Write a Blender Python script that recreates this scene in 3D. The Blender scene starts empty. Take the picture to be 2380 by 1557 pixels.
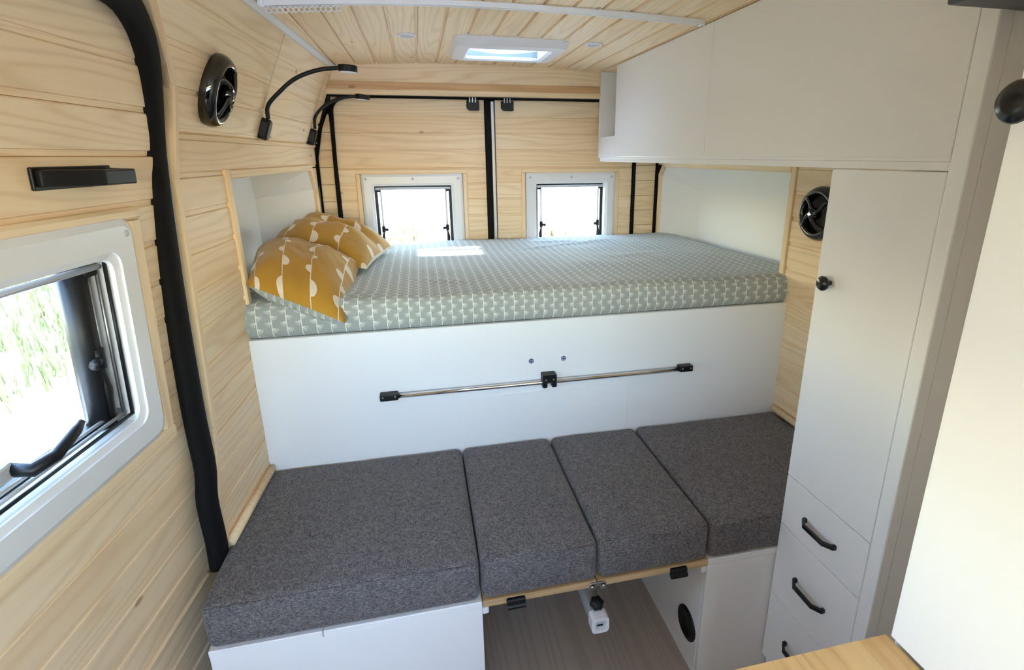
import bpy, bmesh, math, random
from mathutils import Vector, Matrix, noise
random.seed(7)
V = Vector
scene = bpy.context.scene
COL = scene.collection

# ------------------------------------------------------------------ camera
cam_d = bpy.data.cameras.new('camera')
cam = bpy.data.objects.new('camera', cam_d); COL.objects.link(cam)
CAM = V((-0.386, -1.633, 1.506))
yaw, pitch, roll = math.radians(-13.022), math.radians(-16.733), math.radians(-0.173)
fw = V((-math.sin(yaw)*math.cos(pitch), math.cos(yaw)*math.cos(pitch), math.sin(pitch)))
rt = V((math.cos(yaw), math.sin(yaw), 0)); up = rt.cross(fw)
r2 = rt*math.cos(roll)+up*math.sin(roll); u2 = -rt*math.sin(roll)+up*math.cos(roll)
cam.matrix_world = Matrix(((r2.x,u2.x,-fw.x,CAM.x),(r2.y,u2.y,-fw.y,CAM.y),(r2.z,u2.z,-fw.z,CAM.z),(0,0,0,1)))
cam_d.sensor_width = 36; cam_d.sensor_fit = 'HORIZONTAL'
cam_d.lens = 1238.1/2380*36
cam_d.shift_x = -(1266.6-1190)/2380; cam_d.shift_y = (734.4-778.5)/2380
cam_d.clip_start = 0.02; cam_d.clip_end = 500
scene.camera = cam

# ------------------------------------------------------------------ world, sun, portals, exposure
SKY_STRENGTH, SUN_STRENGTH, EXPOSURE = 1.35, 9.0, 1.5
world = bpy.data.worlds.new('world'); scene.world = world; world.use_nodes = True
wn = world.node_tree; wn.nodes.clear()
sky = wn.nodes.new('ShaderNodeTexSky'); sky.sky_type = 'NISHITA'; sky.sun_disc = False
sky.sun_elevation = math.radians(66); sky.sun_rotation = math.radians(120); sky.dust_density = .6; sky.air_density = 1.4
bg = wn.nodes.new('ShaderNodeBackground'); bg.inputs['Strength'].default_value = SKY_STRENGTH
wo = wn.nodes.new('ShaderNodeOutputWorld')
wn.links.new(sky.outputs[0], bg.inputs[0]); wn.links.new(bg.outputs[0], wo.inputs[0])
sd = bpy.data.lights.new('sun', 'SUN'); sd.energy = SUN_STRENGTH; sd.angle = math.radians(1.8); sd.color = (.89, .965, 1.0)
so = bpy.data.objects.new('sun', sd); COL.objects.link(so); so.location = (4, -2, 9)
so.rotation_euler = V((-.24, .13, -.80)).to_track_quat('-Z', 'Y').to_euler()
def portal(name, loc, direction, sx, sy):
    l = bpy.data.lights.new(name, 'AREA'); l.shape = 'RECTANGLE'; l.size = sx; l.size_y = sy; l.energy = 1
    l.cycles.is_portal = True
    o = bpy.data.objects.new(name, l); COL.objects.link(o); o.location = loc
    o.rotation_euler = V(direction).to_track_quat('-Z', 'Z').to_euler(); return o
portal('daylight_portal_windscreen', (0, -3.0, 1.475), (0, 1, 0), 1.9, .55)
portal('daylight_portal_cab_right', (1.17, -2.85, 1.25), (-1, 0, 0), .28, .75)
portal('daylight_portal_side', (-1.08, -.85, 1.19), (1, 0, 0), .8, .5)
portal('daylight_portal_rear', (-.41, 1.3, 1.19), (0, -1, 0), .5, .5)
portal('daylight_portal_rear', (.41, 1.3, 1.19), (0, -1, 0), .5, .5)
scene.view_settings.view_transform = 'Standard'; scene.view_settings.look = 'None'
scene.view_settings.gamma = 1; scene.view_settings.use_curve_mapping = False
scene.view_settings.exposure = EXPOSURE
scene.cycles.use_denoising = True
scene.cycles.max_bounces = 14; scene.cycles.diffuse_bounces = 8; scene.cycles.transparent_max_bounces = 16
scene.cycles.sample_clamp_indirect = 8

# ------------------------------------------------------------------ material helpers
def lin(c):
    return tuple(((x/255)/12.92 if x/255 <= .04045 else ((x/255+.055)/1.055)**2.4) for x in c)+(1,)
class N:
    """node maths written as expressions"""
    def __init__(s, nt, sock): s.nt = nt; s.k = sock
    def _op(s, op, *a, clamp=False):
        n = s.nt.nodes.new('ShaderNodeMath'); n.operation = op; n.use_clamp = clamp
        for i, x in enumerate((s,)+a):
            if isinstance(x, N): s.nt.links.new(x.k, n.inputs[i])
            else: n.inputs[i].default_value = x
        return N(s.nt, n.outputs[0])
    def __add__(s, o): return s._op('ADD', o)
    def __sub__(s, o): return s._op('SUBTRACT', o)
    def __mul__(s, o): return s._op('MULTIPLY', o)
    def __truediv__(s, o): return s._op('DIVIDE', o)
    def __neg__(s): return s._op('MULTIPLY', -1.0)
    def lt(s, o): return s._op('LESS_THAN', o)
    def gt(s, o): return s._op('GREATER_THAN', o)
    def abs(s): return s._op('ABSOLUTE')
    def fract(s): return s._op('FRACT')
    def floor(s): return s._op('FLOOR')
    def sqrt(s): return s._op('SQRT')
    def max(s, o): return s._op('MAXIMUM', o)
    def min(s, o): return s._op('MINIMUM', o)
    def atan2(s, o): return s._op('ARCTAN2', o)
    def sin(s): return s._op('SINE')
    def pow(s, o): return s._op('POWER', o)
def new_mat(name):
    m = bpy.data.materials.new(name); m.use_nodes = True
    nt = m.node_tree; b = nt.nodes['Principled BSDF']; return m, nt, b
def link(nt, a, b): nt.links.new(a.k if isinstance(a, N) else a, b)
def mixc(nt, fac, a, b):
    n = nt.nodes.new('ShaderNodeMix'); n.data_type = 'RGBA'
    if isinstance(fac, N): nt.links.new(fac.k, n.inputs[0])
    elif hasattr(fac, 'is_linked'): nt.links.new(fac, n.inputs[0])
    else: n.inputs[0].default_value = fac
    for i, c in ((6, a), (7, b)):
        if hasattr(c, 'is_linked'): nt.links.new(c, n.inputs[i])
        else: n.inputs[i].default_value = c
    return n.outputs[2]
def noise_tex(nt, vec, scale, detail=3, rough=.5, dist=0):
    n = nt.nodes.new('ShaderNodeTexNoise'); n.inputs['Scale'].default_value = scale
    n.inputs['Detail'].default_value = detail; n.inputs['Roughness'].default_value = rough; n.inputs['Distortion'].default_value = dist
    if vec is not None: nt.links.new(vec, n.inputs['Vector'])
    return n.outputs[0]
def mapping(nt, vec, scale, loc=None):
    n = nt.nodes.new('ShaderNodeMapping'); n.inputs['Scale'].default_value = scale
    nt.links.new(vec, n.inputs['Vector'])
    if loc is not None:
        if hasattr(loc, 'is_linked'): nt.links.new(loc, n.inputs['Location'])
        else: n.inputs['Location'].default_value = loc
    return n.outputs[0]
def coord(nt, which='Object'):
    return nt.nodes.new('ShaderNodeTexCoord').outputs[which]
def bump(nt, b, h, strength, dist=.001):
    n = nt.nodes.new('ShaderNodeBump'); n.inputs['Strength'].default_value = strength; n.inputs['Distance'].default_value = dist
    link(nt, h, n.inputs['Height']); nt.links.new(n.outputs[0], b.inputs['Normal'])
def ramp(nt, fac, stops):
    n = nt.nodes.new('ShaderNodeValToRGB'); cr = n.color_ramp
    while len(cr.elements) > 1: cr.elements.remove(cr.elements[-1])
    cr.elements[0].position = stops[0][0]; cr.elements[0].color = stops[0][1]
    for p, c in stops[1:]:
        e = cr.elements.new(p); e.color = c
    link(nt, fac, n.inputs[0]); return n.outputs[0]
def plain(name, rgb, rough=.5, metal=0., spec=.5, coat=0.):
    m, nt, b = new_mat(name)
    b.inputs['Base Color'].default_value = lin(rgb); b.inputs['Roughness'].default_value = rough
    b.inputs['Metallic'].default_value = metal; b.inputs['Specular IOR Level'].default_value = spec
    b.inputs['Coat Weight'].default_value = coat
    return m
def wood(name, light, mid, dark, rough=.5, ring=9.0, knot=True, contrast=1.0):
    """grain runs along local x; every board differs by its object random"""
    m, nt, b = new_mat(name)
    oi = nt.nodes.new('ShaderNodeObjectInfo'); rnd = N(nt, oi.outputs['Random'])
    comb = nt.nodes.new('ShaderNodeCombineXYZ')
    link(nt, rnd*37.0, comb.inputs[0]); link(nt, rnd*91.0, comb.inputs[1]); link(nt, rnd*53.0, comb.inputs[2])
    oc = coord(nt)
    v1 = mapping(nt, oc, (.6, 7, 7), comb.outputs[0])
    warp = N(nt, noise_tex(nt, v1, 1.0, 2, .45, 0))
    sep = nt.nodes.new('ShaderNodeSeparateXYZ'); nt.links.new(oc, sep.inputs[0])
    rings = ((warp*ring*1.5 + N(nt, sep.outputs[1])*30.0 + rnd*10.0)*6.2832).sin()*.5+.5
    rings = rings.pow(3.0)
    v2 = mapping(nt, oc, (6, 160, 160), comb.outputs[0])
    fibre = N(nt, noise_tex(nt, v2, 1.0, 4, .6))
    g = (rings*.34*contrast + (fibre-.40)*.42*contrast)
    v3 = mapping(nt, oc, (.9, 4, 4), comb.outputs[0])
    tone = N(nt, noise_tex(nt, v3, 1.0, 2))
    base = mixc(nt, (rnd*.75 + (tone-.45)*1.3).max(0.0).min(1.0), lin(light), lin(mid))
    c = mixc(nt, g.max(0.0).min(1.0), base, lin(dark))
    if knot:
        vo = nt.nodes.new('ShaderNodeTexVoronoi'); vo.inputs['Scale'].default_value = 1.0
        nt.links.new(mapping(nt, oc, (3.2, 6.5, 6.5), comb.outputs[0]), vo.inputs['Vector'])
        kn = N(nt, vo.outputs['Distance'])
        c = mixc(nt, ((kn*-1.0+.06)*30.0).max(0.0).min(.6), c, lin((150, 104, 62)))
    nt.links.new(c, b.inputs['Base Color'])
    b.inputs['Roughness'].default_value = rough; b.inputs['Specular IOR Level'].default_value = .35
    bump(nt, b, rings*.4+fibre*.5, .12, .0008)
    return m
M = {}
M['pine'] = wood('pine_panelling', (246, 225, 192), (238, 209, 168), (212, 174, 128), .5)
M['pine_trim'] = wood('pine_trim', (244, 222, 188), (236, 208, 166), (214, 178, 132), .5, 6, False)
M['pine_pink'] = wood('pine_pinkish', (230, 198, 156), (218, 180, 136), (190, 146, 102), .5, 8, True)
M['oak'] = wood('worktop_oak', (224, 190, 138), (208, 168, 114), (180, 138, 88), .4, 10, False)
M['ply'] = wood('plywood_edge', (206, 176, 136), (188, 154, 112), (152, 116, 78), .6, 7, False)
M['vinyl'] = wood('vinyl_floor', (190, 175, 160), (176, 160, 146), (142, 127, 115), .45, 5, False, .8)
def laminate(name, rgb, rough=.42):
    m, nt, b = new_mat(name); oc = coord(nt)
    n1 = noise_tex(nt, oc, 420, 2)
    b.inputs['Base Color'].default_value = lin(rgb); b.inputs['Roughness'].default_value = rough
    bump(nt, b, N(nt, n1), .12, .0006); return m
M['white'] = laminate('white_laminate', (236, 236, 238))
M['white_recess'] = laminate('white_vinyl_lining', (238, 236, 232), .5)
M['white_plastic'] = plain('white_plastic', (226, 227, 230), .3)
M['grey_plastic'] = plain('grey_plastic', (190, 192, 196), .35)
M['leg_grey'] = plain('grey_leg_paint', (132, 132, 134), .4)
M['alu'] = plain('aluminium', (205, 206, 208), .35, .0, .6)
M['chrome'] = plain('chrome', (225, 226, 228), .14, 1.0)
M['steel'] = plain('zinc_steel', (170, 172, 176), .35, .9)
M['black'] = plain('black_plastic', (15, 15, 17), .45, 0, .35)
M['black_gloss'] = plain('black_gloss', (9, 9, 10), .08, 0, .6, .6)
M['black_metal'] = plain('black_painted_metal', (16, 17, 22), .25)
M['dark_grey'] = plain('dark_grey_metal', (84, 84, 92), .5)
M['body'] = plain('body_metal', (38, 37, 38), .6)
M['reflection_dark'] = plain('dark_reflection_tone', (96, 108, 104), .2)  # grey-green for the dark part of the reflection inside the hatch
M['blue'] = plain('blue_cap', (28, 52, 120), .4)
M['cable'] = plain('clear_cable', (232, 212, 178), .5)
def rubber():
    m, nt, b = new_mat('rubber_seal'); b.inputs['Base Color'].default_value = lin((13, 12, 12)); b.inputs['Roughness'].default_value = .8; b.inputs['Specular IOR Level'].default_value = .2
    bump(nt, b, N(nt, noise_tex(nt, coord(nt), 900, 2)), .5, .001); return m
M['rubber'] = rubber()
def fabric():
    m, nt, b = new_mat('charcoal_fabric'); oc = coord(nt)
    a = N(nt, noise_tex(nt, mapping(nt, oc, (520, 120, 520)), 1.0, 2))
    c = N(nt, noise_tex(nt, mapping(nt, oc, (120, 520, 300)), 1.0, 2))
    f = ((a.max(c)-.42)*2.6).max(0.0).min(1.0)
    big = N(nt, noise_tex(nt, oc, 60, 3))
    f = (f*.95 + (big-.5)*.4).max(0.0).min(1.0)
    nt.links.new(mixc(nt, f, lin((66, 63, 65)), lin((150, 145, 146))), b.inputs['Base Color'])
    b.inputs['Roughness'].default_value = .9; b.inputs['Specular IOR Level'].default_value = .15
    b.inputs['Sheen Weight'].default_value = .15
    bump(nt, b, a+c, .35, .0012); return m
M['fabric'] = fabric()
def uvs(nt):
    s = nt.nodes.new('ShaderNodeSeparateXYZ'); nt.links.new(coord(nt, 'UV'), s.inputs[0])
    return N(nt, s.outputs[0]), N(nt, s.outputs[1])
def sheet():
    """grey cotton printed with white stems and fans; uv in metres"""
    m, nt, b = new_mat('grey_printed_cotton'); u, v = uvs(nt)
    PU, PV, R = .033, .0385, .0155
    fu = (u/PU).fract(); fv = (v/PV).fract()
    stem = (((fu-.5).abs()-.5).abs()*PU).lt(.0011)
    def fan(px, off):
        py = ((fv+(1.0-off)).fract()-1.0)*PV         # below the fan's origin: negative
        r = (px*px+py*py).sqrt()
        ang = (-py).atan2(px)
        st = ((ang/.30+.12).fract()-.5).abs()
        w = (r*.30*(-(st-.5)))                        # distance across one stroke
        return w.lt(.00062)*r.lt(R)*ang.lt(1.35)
    mask = stem.max(fan(fu*PU, .98)).max(fan((fu*-1.0+1.0)*PU, .48))
    half = fv.gt(.48)
    tone = N(nt, noise_tex(nt, coord(nt), 30, 3))
    g = mixc(nt, tone, lin((150, 157, 155)), lin((166, 171, 168)))
    nt.links.new(mixc(nt, mask, g, lin((226, 226, 220))), b.inputs['Base Color'])
    b.inputs['Roughness'].default_value = .85; b.inputs['Specular IOR Level'].default_value = .2; b.inputs['Sheen Weight'].default_value = .2
    bump(nt, b, N(nt, noise_tex(nt, coord(nt), 700, 2)), .15, .0006)
    return m
M['sheet'] = sheet()
def mustard():
    m, nt, b = new_mat('mustard_printed_cotton'); u, v = uvs(nt)
    P, Q = .112, .34
    cu = ((u/P).fract()-.5)*P
    row = (u/P).floor()
    vv = v + row*.071
    def disc(off, r, side, squash=1.0):
        dv = ((vv/Q + (1.0-off)).fract()-.5)*Q
        inside = (cu*cu + dv*dv).lt(r*r)
        return inside*((cu*side).gt(0.0))
    mask = cu.abs().lt(.0016)
    for off, r, s in ((.05, .027, 1.0), (.28, .022, -1.0), (.53, .019, 1.0), (.77, .024, -1.0)):
        mask = mask.max(disc(off, r, s))
    tone = N(nt, noise_tex(nt, coord(nt), 9, 3))
    g = mixc(nt, tone, lin((170, 124, 40)), lin((186, 142, 56)))
    nt.links.new(mixc(nt, mask, g, lin((228, 214, 196))), b.inputs['Base Color'])
    b.inputs['Roughness'].default_value = .85; b.inputs['Specular IOR Level'].default_value = .2; b.inputs['Sheen Weight'].default_value = .25
    bump(nt, b, N(nt, noise_tex(nt, coord(nt), 14, 4, .6, .6)), .35, .01)
    return m
M['mustard'] = mustard()
def glass(name, tint, rough=0.0, alpha=.88):
    m, nt, b = new_mat(name); nt.nodes.remove(b)
    t = nt.nodes.new('ShaderNodeBsdfTransparent'); t.inputs[0].default_value = lin(tint)
    g = nt.nodes.new('ShaderNodeBsdfGlossy'); g.inputs['Roughness'].default_value = .03
    lw = nt.nodes.new('ShaderNodeLayerWeight'); fr = N(nt, lw.outputs['Facing']).pow(5.0)*.5+.02; fr = fr.k.node
    mx = nt.nodes.new('ShaderNodeMixShader'); o = nt.nodes['Material Output']
    nt.links.new(fr.outputs[0], mx.inputs[0]); nt.links.new(t.outputs[0], mx.inputs[1]); nt.links.new(g.outputs[0], mx.inputs[2])
    nt.links.new(mx.outputs[0], o.inputs[0]); return m
M['glass'] = glass('acrylic_pane', (246, 248, 248))
def frosted():
    m, nt, b = new_mat('frosted_acrylic'); nt.nodes.remove(b)
    t = nt.nodes.new('ShaderNodeBsdfTransparent'); t.inputs[0].default_value = (.72, .74, .76, 1)
    d = nt.nodes.new('ShaderNodeBsdfTranslucent'); d.inputs[0].default_value = (.75, .78, .8, 1)
    mx = nt.nodes.new('ShaderNodeMixShader'); mx.inputs[0].default_value = .35
    nt.links.new(t.outputs[0], mx.inputs[1]); nt.links.new(d.outputs[0], mx.inputs[2])
    nt.links.new(mx.outputs[0], nt.nodes['Material Output'].inputs[0]); return m
M['frosted'] = frosted()
def ground_mat(name, a, b_, c, sc):
    m, nt, b = new_mat(name); oc = coord(nt)
    n1 = N(nt, noise_tex(nt, oc, sc, 5, .65)); n2 = N(nt, noise_tex(nt, oc, sc*.13, 3))
    k = ramp(nt, n1*.6+n2*.4, [(.36, lin(a)), (.5, lin(b_)), (.64, lin(c))])
    nt.links.new(k, b.inputs['Base Color']); b.inputs['Roughness'].default_value = .95; b.inputs['Specular IOR Level'].default_value = .1
    bump(nt, b, n1, .6, .03); return m
M['meadow'] = ground_mat('meadow', (118, 120, 92), (150, 146, 116), (174, 166, 138), 9)
M['gravel'] = ground_mat('gravel_track', (214, 213, 211), (226, 225, 224), (236, 235, 234), 30)
M['field'] = ground_mat('dry_field', (206, 196, 164), (222, 214, 190), (232, 226, 208), 2.5)
M['tawny'] = ground_mat('tawny_shrub', (164, 144, 108), (184, 164, 128), (202, 184, 152), 3)
M['straw'] = ground_mat('dry_grass', (196, 182, 140), (214, 200, 162), (226, 214, 182), 3)
M['green'] = ground_mat('green_grass', (92, 104, 68), (120, 126, 88), (148, 144, 110), 3)

# ------------------------------------------------------------------ mesh helpers
def wm(o):
    return (wm(o.parent) @ o.matrix_parent_inverse @ o.matrix_basis) if o.parent else o.matrix_basis.copy()
def adopt(o, parent):
    o.parent = parent
    if parent: o.matrix_parent_inverse = wm(parent).inverted()
def mesh_obj(name, me, mat=None, parent=None, mtx=None):
    o = bpy.data.objects.new(name, me); COL.objects.link(o)
    if mat and not me.materials: me.materials.append(M[mat])
    if mtx is not None: o.matrix_basis = mtx
    if parent: adopt(o, parent)
    return o
def from_bm(name, bm, mat, parent=None, smooth=False, mtx=None):
    me = bpy.data.meshes.new(name); bm.normal_update(); bm.to_mesh(me); bm.free()
    if smooth:
        for p in me.polygons: p.use_smooth = True
    return mesh_obj(name, me, mat, parent, mtx)
def from_py(name, vs, fs, mat, parent=None, smooth=False, mtx=None):
    me = bpy.data.meshes.new(name); me.from_pydata([tuple(v) for v in vs], [], fs); me.update()
    bm = bmesh.new(); bm.from_mesh(me); bmesh.ops.recalc_face_normals(bm, faces=bm.faces); bm.to_mesh(me); bm.free()
    if smooth:
        for p in me.polygons: p.use_smooth = True
    return mesh_obj(name, me, mat, parent, mtx)
def add_box(bm, x0, x1, y0, y1, z0, z1, bev=0, seg=1):
    r = bmesh.ops.create_cube(bm, size=1)
    for v in r['verts']:
        v.co = V(((x0+x1)/2+v.co.x*(x1-x0), (y0+y1)/2+v.co.y*(y1-y0), (z0+z1)/2+v.co.z*(z1-z0)))
    if bev:
        es = list({e for v in r['verts'] for e in v.link_edges})
        bmesh.ops.bevel(bm, geom=es, offset=bev, segments=seg, profile=.5, affect='EDGES')
def box(name, x0, x1, y0, y1, z0, z1, mat, parent=None, bev=0, seg=1):
    bm = bmesh.new(); add_box(bm, x0, x1, y0, y1, z0, z1, bev, seg); return from_bm(name, bm, mat, parent)
def frame_mtx(p, xd, zd):
    x = V(xd).normalized(); z = V(zd); z = (z-x*z.dot(x)).normalized(); y = z.cross(x)
    return Matrix(((x.x,y.x,z.x,p[0]),(x.y,y.y,z.y,p[1]),(x.z,y.z,z.z,p[2]),(0,0,0,1)))
_pl = {}
def plank(name, p0, p1, nrm, w, mat='pine', parent=None, t=.012, ch=.0035, s0=0., s1=0., tongue=None, deep=.004):
    """board with chamfered long edges; p0->p1 is the middle line of its face; s0,s1 shift the ends of its upper edge"""
    p0, p1 = V(p0), V(p1); L = (p1-p0).length
    if tongue is None: tongue = .0105 if name == 'plank' else 0
    key = (tongue, deep, round(L, 4), round(w, 4), t, ch, round(s0, 4), round(s1, 4), mat)
    if key not in _pl:
        h = w/2
        if tongue: pr = [(-h, -t), (-h, -deep), (-h+tongue, -deep), (-h+tongue+.002, 0), (h-ch, 0), (h, -ch), (h, -t)]
        else: pr = [(-h, -t), (-h, -ch), (-h+ch, 0), (h-ch, 0), (h, -ch), (h, -t)]
        n6 = len(pr)
        vs = []
        for e in (0, 1):
            for y, z in pr:
                k = (y+h)/w
                vs.append(((L+s1*k) if e else s0*k, y, z))
        fs = [[i, (i+1) % n6, (i+1) % n6+n6, i+n6] for i in range(n6)]+[list(range(n6))[::-1], list(range(n6, 2*n6))]
        me = bpy.data.meshes.new(name); me.from_pydata(vs, [], [f[::-1] for f in fs]); me.update()
        bm = bmesh.new(); bm.from_mesh(me); bmesh.ops.recalc_face_normals(bm, faces=bm.faces); bm.to_mesh(me); bm.free()
        me.materials.append(M[mat]); _pl[key] = me
    return mesh_obj(name, _pl[key], None, parent, frame_mtx(p0, p1-p0, nrm))
def tube_bm(bm, pts, r, n=10, cap=True, flat=None):
    """sweep a circle (or an ellipse: flat = (normal, factor)) along a polyline"""
    pts = [V(p) for p in pts]; rings = []
    rs = r if isinstance(r, (list, tuple)) else [r]*len(pts)
    up0 = None
    for i, p in enumerate(pts):
        d = (pts[min(i+1, len(pts)-1)]-pts[max(i-1, 0)]).normalized()
        if up0 is None:
            up0 = V((0, 0, 1)) if abs(d.z) < .9 else V((1, 0, 0))
        a = (up0-d*up0.dot(d)).normalized(); up0 = a; c = d.cross(a)
        ring = []
        for k in range(n):
            q = 2*math.pi*k/n; off = (a*math.cos(q)+c*math.sin(q))*rs[i]
            if flat: nn = V(flat[0]).normalized(); off = off-nn*off.dot(nn)*(1-flat[1])
            ring.append(bm.verts.new(p+off))
        rings.append(ring)
    for i in range(len(rings)-1):
        for k in range(n):
            bm.faces.new((rings[i][k], rings[i][(k+1) % n], rings[i+1][(k+1) % n], rings[i+1][k]))
    if cap:
        bm.faces.new(rings[0][::-1]); bm.faces.new(rings[-1])
def tube(name, pts, r, mat, parent=None, n=10, flat=None):
    bm = bmesh.new(); tube_bm(bm, pts, r, n, True, flat); bmesh.ops.recalc_face_normals(bm, faces=bm.faces)
    return from_bm(name, bm, mat, parent, True)
def smooth_pts(pts, n=6):
    pts = [V(p) for p in pts]; out = []
    for i in range(len(pts)-1):
        p0 = pts[max(i-1, 0)]; p1 = pts[i]; p2 = pts[i+1]; p3 = pts[min(i+2, len(pts)-1)]
        for k in range(n):
            t = k/n
            out.append(.5*((2*p1)+(p2-p0)*t+(2*p0-5*p1+4*p2-p3)*t*t+(3*p1-p0-3*p2+p3)*t**3))
    out.append(pts[-1]); return out
def lathe_bm(bm, prof, n=32, mtx=None):
    """profile (r, h) about local z"""
    rings = []
    for r, h in prof:
        if r < 1e-6: rings.append([bm.verts.new((0, 0, h))])
        else: rings.append([bm.verts.new((r*math.cos(2*math.pi*k/n), r*math.sin(2*math.pi*k/n), h)) for k in range(n)])
    for a, b in zip(rings, rings[1:]):
        for k in range(n):
            if len(a) == 1: bm.faces.new((a[0], b[k], b[(k+1) % n]))
            elif len(b) == 1: bm.faces.new((a[k], a[(k+1) % n], b[0]))
            else: bm.faces.new((a[k], a[(k+1) % n], b[(k+1) % n], b[k]))
    bmesh.ops.recalc_face_normals(bm, faces=bm.faces)
    if mtx is not None: bmesh.ops.transform(bm, matrix=mtx, verts=bm.verts)
def lathe(name, prof, mat, p, axis, parent=None, n=32, smooth=True):
    bm = bmesh.new(); lathe_bm(bm, prof, n)
    ax = V(axis); xd = V((0, 1, 0)) if abs(ax.normalized().y) < .9 else V((1, 0, 0))
    xd = xd-ax*xd.dot(ax)/ax.dot(ax)
    return from_bm(name, bm, mat, parent, smooth, frame_mtx(p, xd, ax))
def prism(name, poly, f, t0, t1, mat, parent=None, bev=0, smooth=False):
    """poly of (a, b); f(a, b, t) -> point; extruded from t0 to t1"""
    n = len(poly); vs = [f(a, b, t0) for a, b in poly]+[f(a, b, t1) for a, b in poly]
    fs = [[i, (i+1) % n, (i+1) % n+n, i+n] for i in range(n)]+[list(range(n))[::-1], list(range(n, 2*n))]
    bm = bmesh.new(); bv = [bm.verts.new(v) for v in vs]
    for q in fs: bm.faces.new([bv[i] for i in q])
    bmesh.ops.recalc_face_normals(bm, faces=bm.faces)
    if bev: bmesh.ops.bevel(bm, geom=bm.edges[:], offset=bev, segments=2, profile=.5, affect='EDGES')
    return from_bm(name, bm, mat, parent, smooth)
def rrect(a0, a1, b0, b1, r, n=5):
    out = []
    for cx, cy, s in ((a1-r, b1-r, 0), (a0+r, b1-r, 1), (a0+r, b0+r, 2), (a1-r, b0+r, 3)):
        for k in range(n+1):
            q = (s+k/n)*math.pi/2; out.append((cx+r*math.cos(q), cy+r*math.sin(q)))
    return out
def ring_prism(name, outer, inner, f, t0, t1, mat, parent=None, tin=None):
    """a frame: outer and inner loops with the same vertex count; tin = depth of the inner front edge"""
    n = len(outer); tin = t1 if tin is None else tin
    vs = [f(a, b, t0) for a, b in outer]+[f(a, b, t1) for a, b in outer]+[f(a, b, tin) for a, b in inner]+[f(a, b, t0) for a, b in inner]
    fs = []
    for i in range(n):
        j = (i+1) % n
        for q in range(4):
            r = (q+1) % 4; fs.append([q*n+i, q*n+j, r*n+j, r*n+i])
    return from_py(name, vs, fs, mat, parent)
def tag(o, label, cat, group=None, kind=None):
    o['label'] = label; o['category'] = cat
    if group: o['group'] = group
    if kind: o['kind'] = kind
    return o
def empty(name, loc, label, cat, group=None, kind=None):
    o = bpy.data.objects.new(name, None); COL.objects.link(o); o.location = loc; o.empty_display_size = .05
    return tag(o, label, cat, group, kind)
def copy_tree(o, parent=None):
    c = o.copy(); COL.objects.link(c); c.parent = parent
    for ch in list(o.children): copy_tree(ch, c)
    return c
def rounded_box(name, x0, x1, y0, y1, z0, z1, r, mat, parent=None, disp=None, step=.04):
    """box with rounded edges, metric uvs, and an optional displacement function"""
    h = ((x1-x0)/2, (y1-y0)/2, (z1-z0)/2); c = V(((x0+x1)/2, (y0+y1)/2, (z0+z1)/2))
    def ticks(hh):
        e = [-hh, -hh+r*.13, -hh+r*.35, -hh+r*.65, -hh+r]
        m = max(1, int((2*hh-2*r)/step))
        return e+[-hh+r+(2*hh-2*r)*k/m for k in range(1, m)]+[-q for q in e[::-1]]
    T = [ticks(q) for q in h]; bm = bmesh.new(); vd = {}
    def vert(p):
        k = tuple(round(q, 6) for q in p)
        if k not in vd:
            q = V([max(-h[i]+r, min(h[i]-r, p[i])) for i in range(3)]); d = V(p)-q
            # cube-surface point pushed on to the rounded shell
            vd[k] = bm.verts.new(c+q+(d.normalized()*r if d.length > 1e-9 else d))
        return vd[k]
    for ax in range(3):
        a, b = [i for i in range(3) if i != ax]
        for s in (-1, 1):
            for i in range(len(T[a])-1):
                for j in range(len(T[b])-1):
                    ps = []
                    for (ii, jj) in ((i, j), (i+1, j), (i+1, j+1), (i, j+1)):
                        p = [0, 0, 0]; p[ax] = s*h[ax]; p[a] = T[a][ii]; p[b] = T[b][jj]; ps.append(vert(p))
                    if len(set(ps)) == 4: bm.faces.new(ps)
    bmesh.ops.recalc_face_normals(bm, faces=bm.faces)
    uvl = bm.loops.layers.uv.new('uv')
    for f_ in bm.faces:
        for l in f_.loops:
            co = l.vert.co; l[uvl].uv = (co.x-x0, (co.y-y0)+(co.z-z0))
    if disp:
        for v in bm.verts: v.co = v.co+V(disp(v.co))
    return from_bm(name, bm, mat, parent, True)

# surfaces of the van shell
def wl(y, z, off=0.):                      # left wall (leans in above 1.555)
    x = -.9+.05*y+(0.36*(z-1.555) if z > 1.555 else 0); return V((x+off, y, z))
WLN = V((1, -.05, 0)).normalized(); SLN = V((1, -.05, -.36)).normalized()
def dr(y, z, off=0.):                      # sliding door
    x = -.945+.1*(y+.53)+.045*(min(z, 1.53)-1.45)+(.25*(z-1.53) if z > 1.53 else 0); return V((x+off, y, z))
DRN = V((1, -.1, -.045)).normalized(); DSN = V((1, -.1, -.25)).normalized()
def zc(x): return 1.92-(.075 if x < -.15 else .03)*(x+.15)**2      # crowned ceiling

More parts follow.
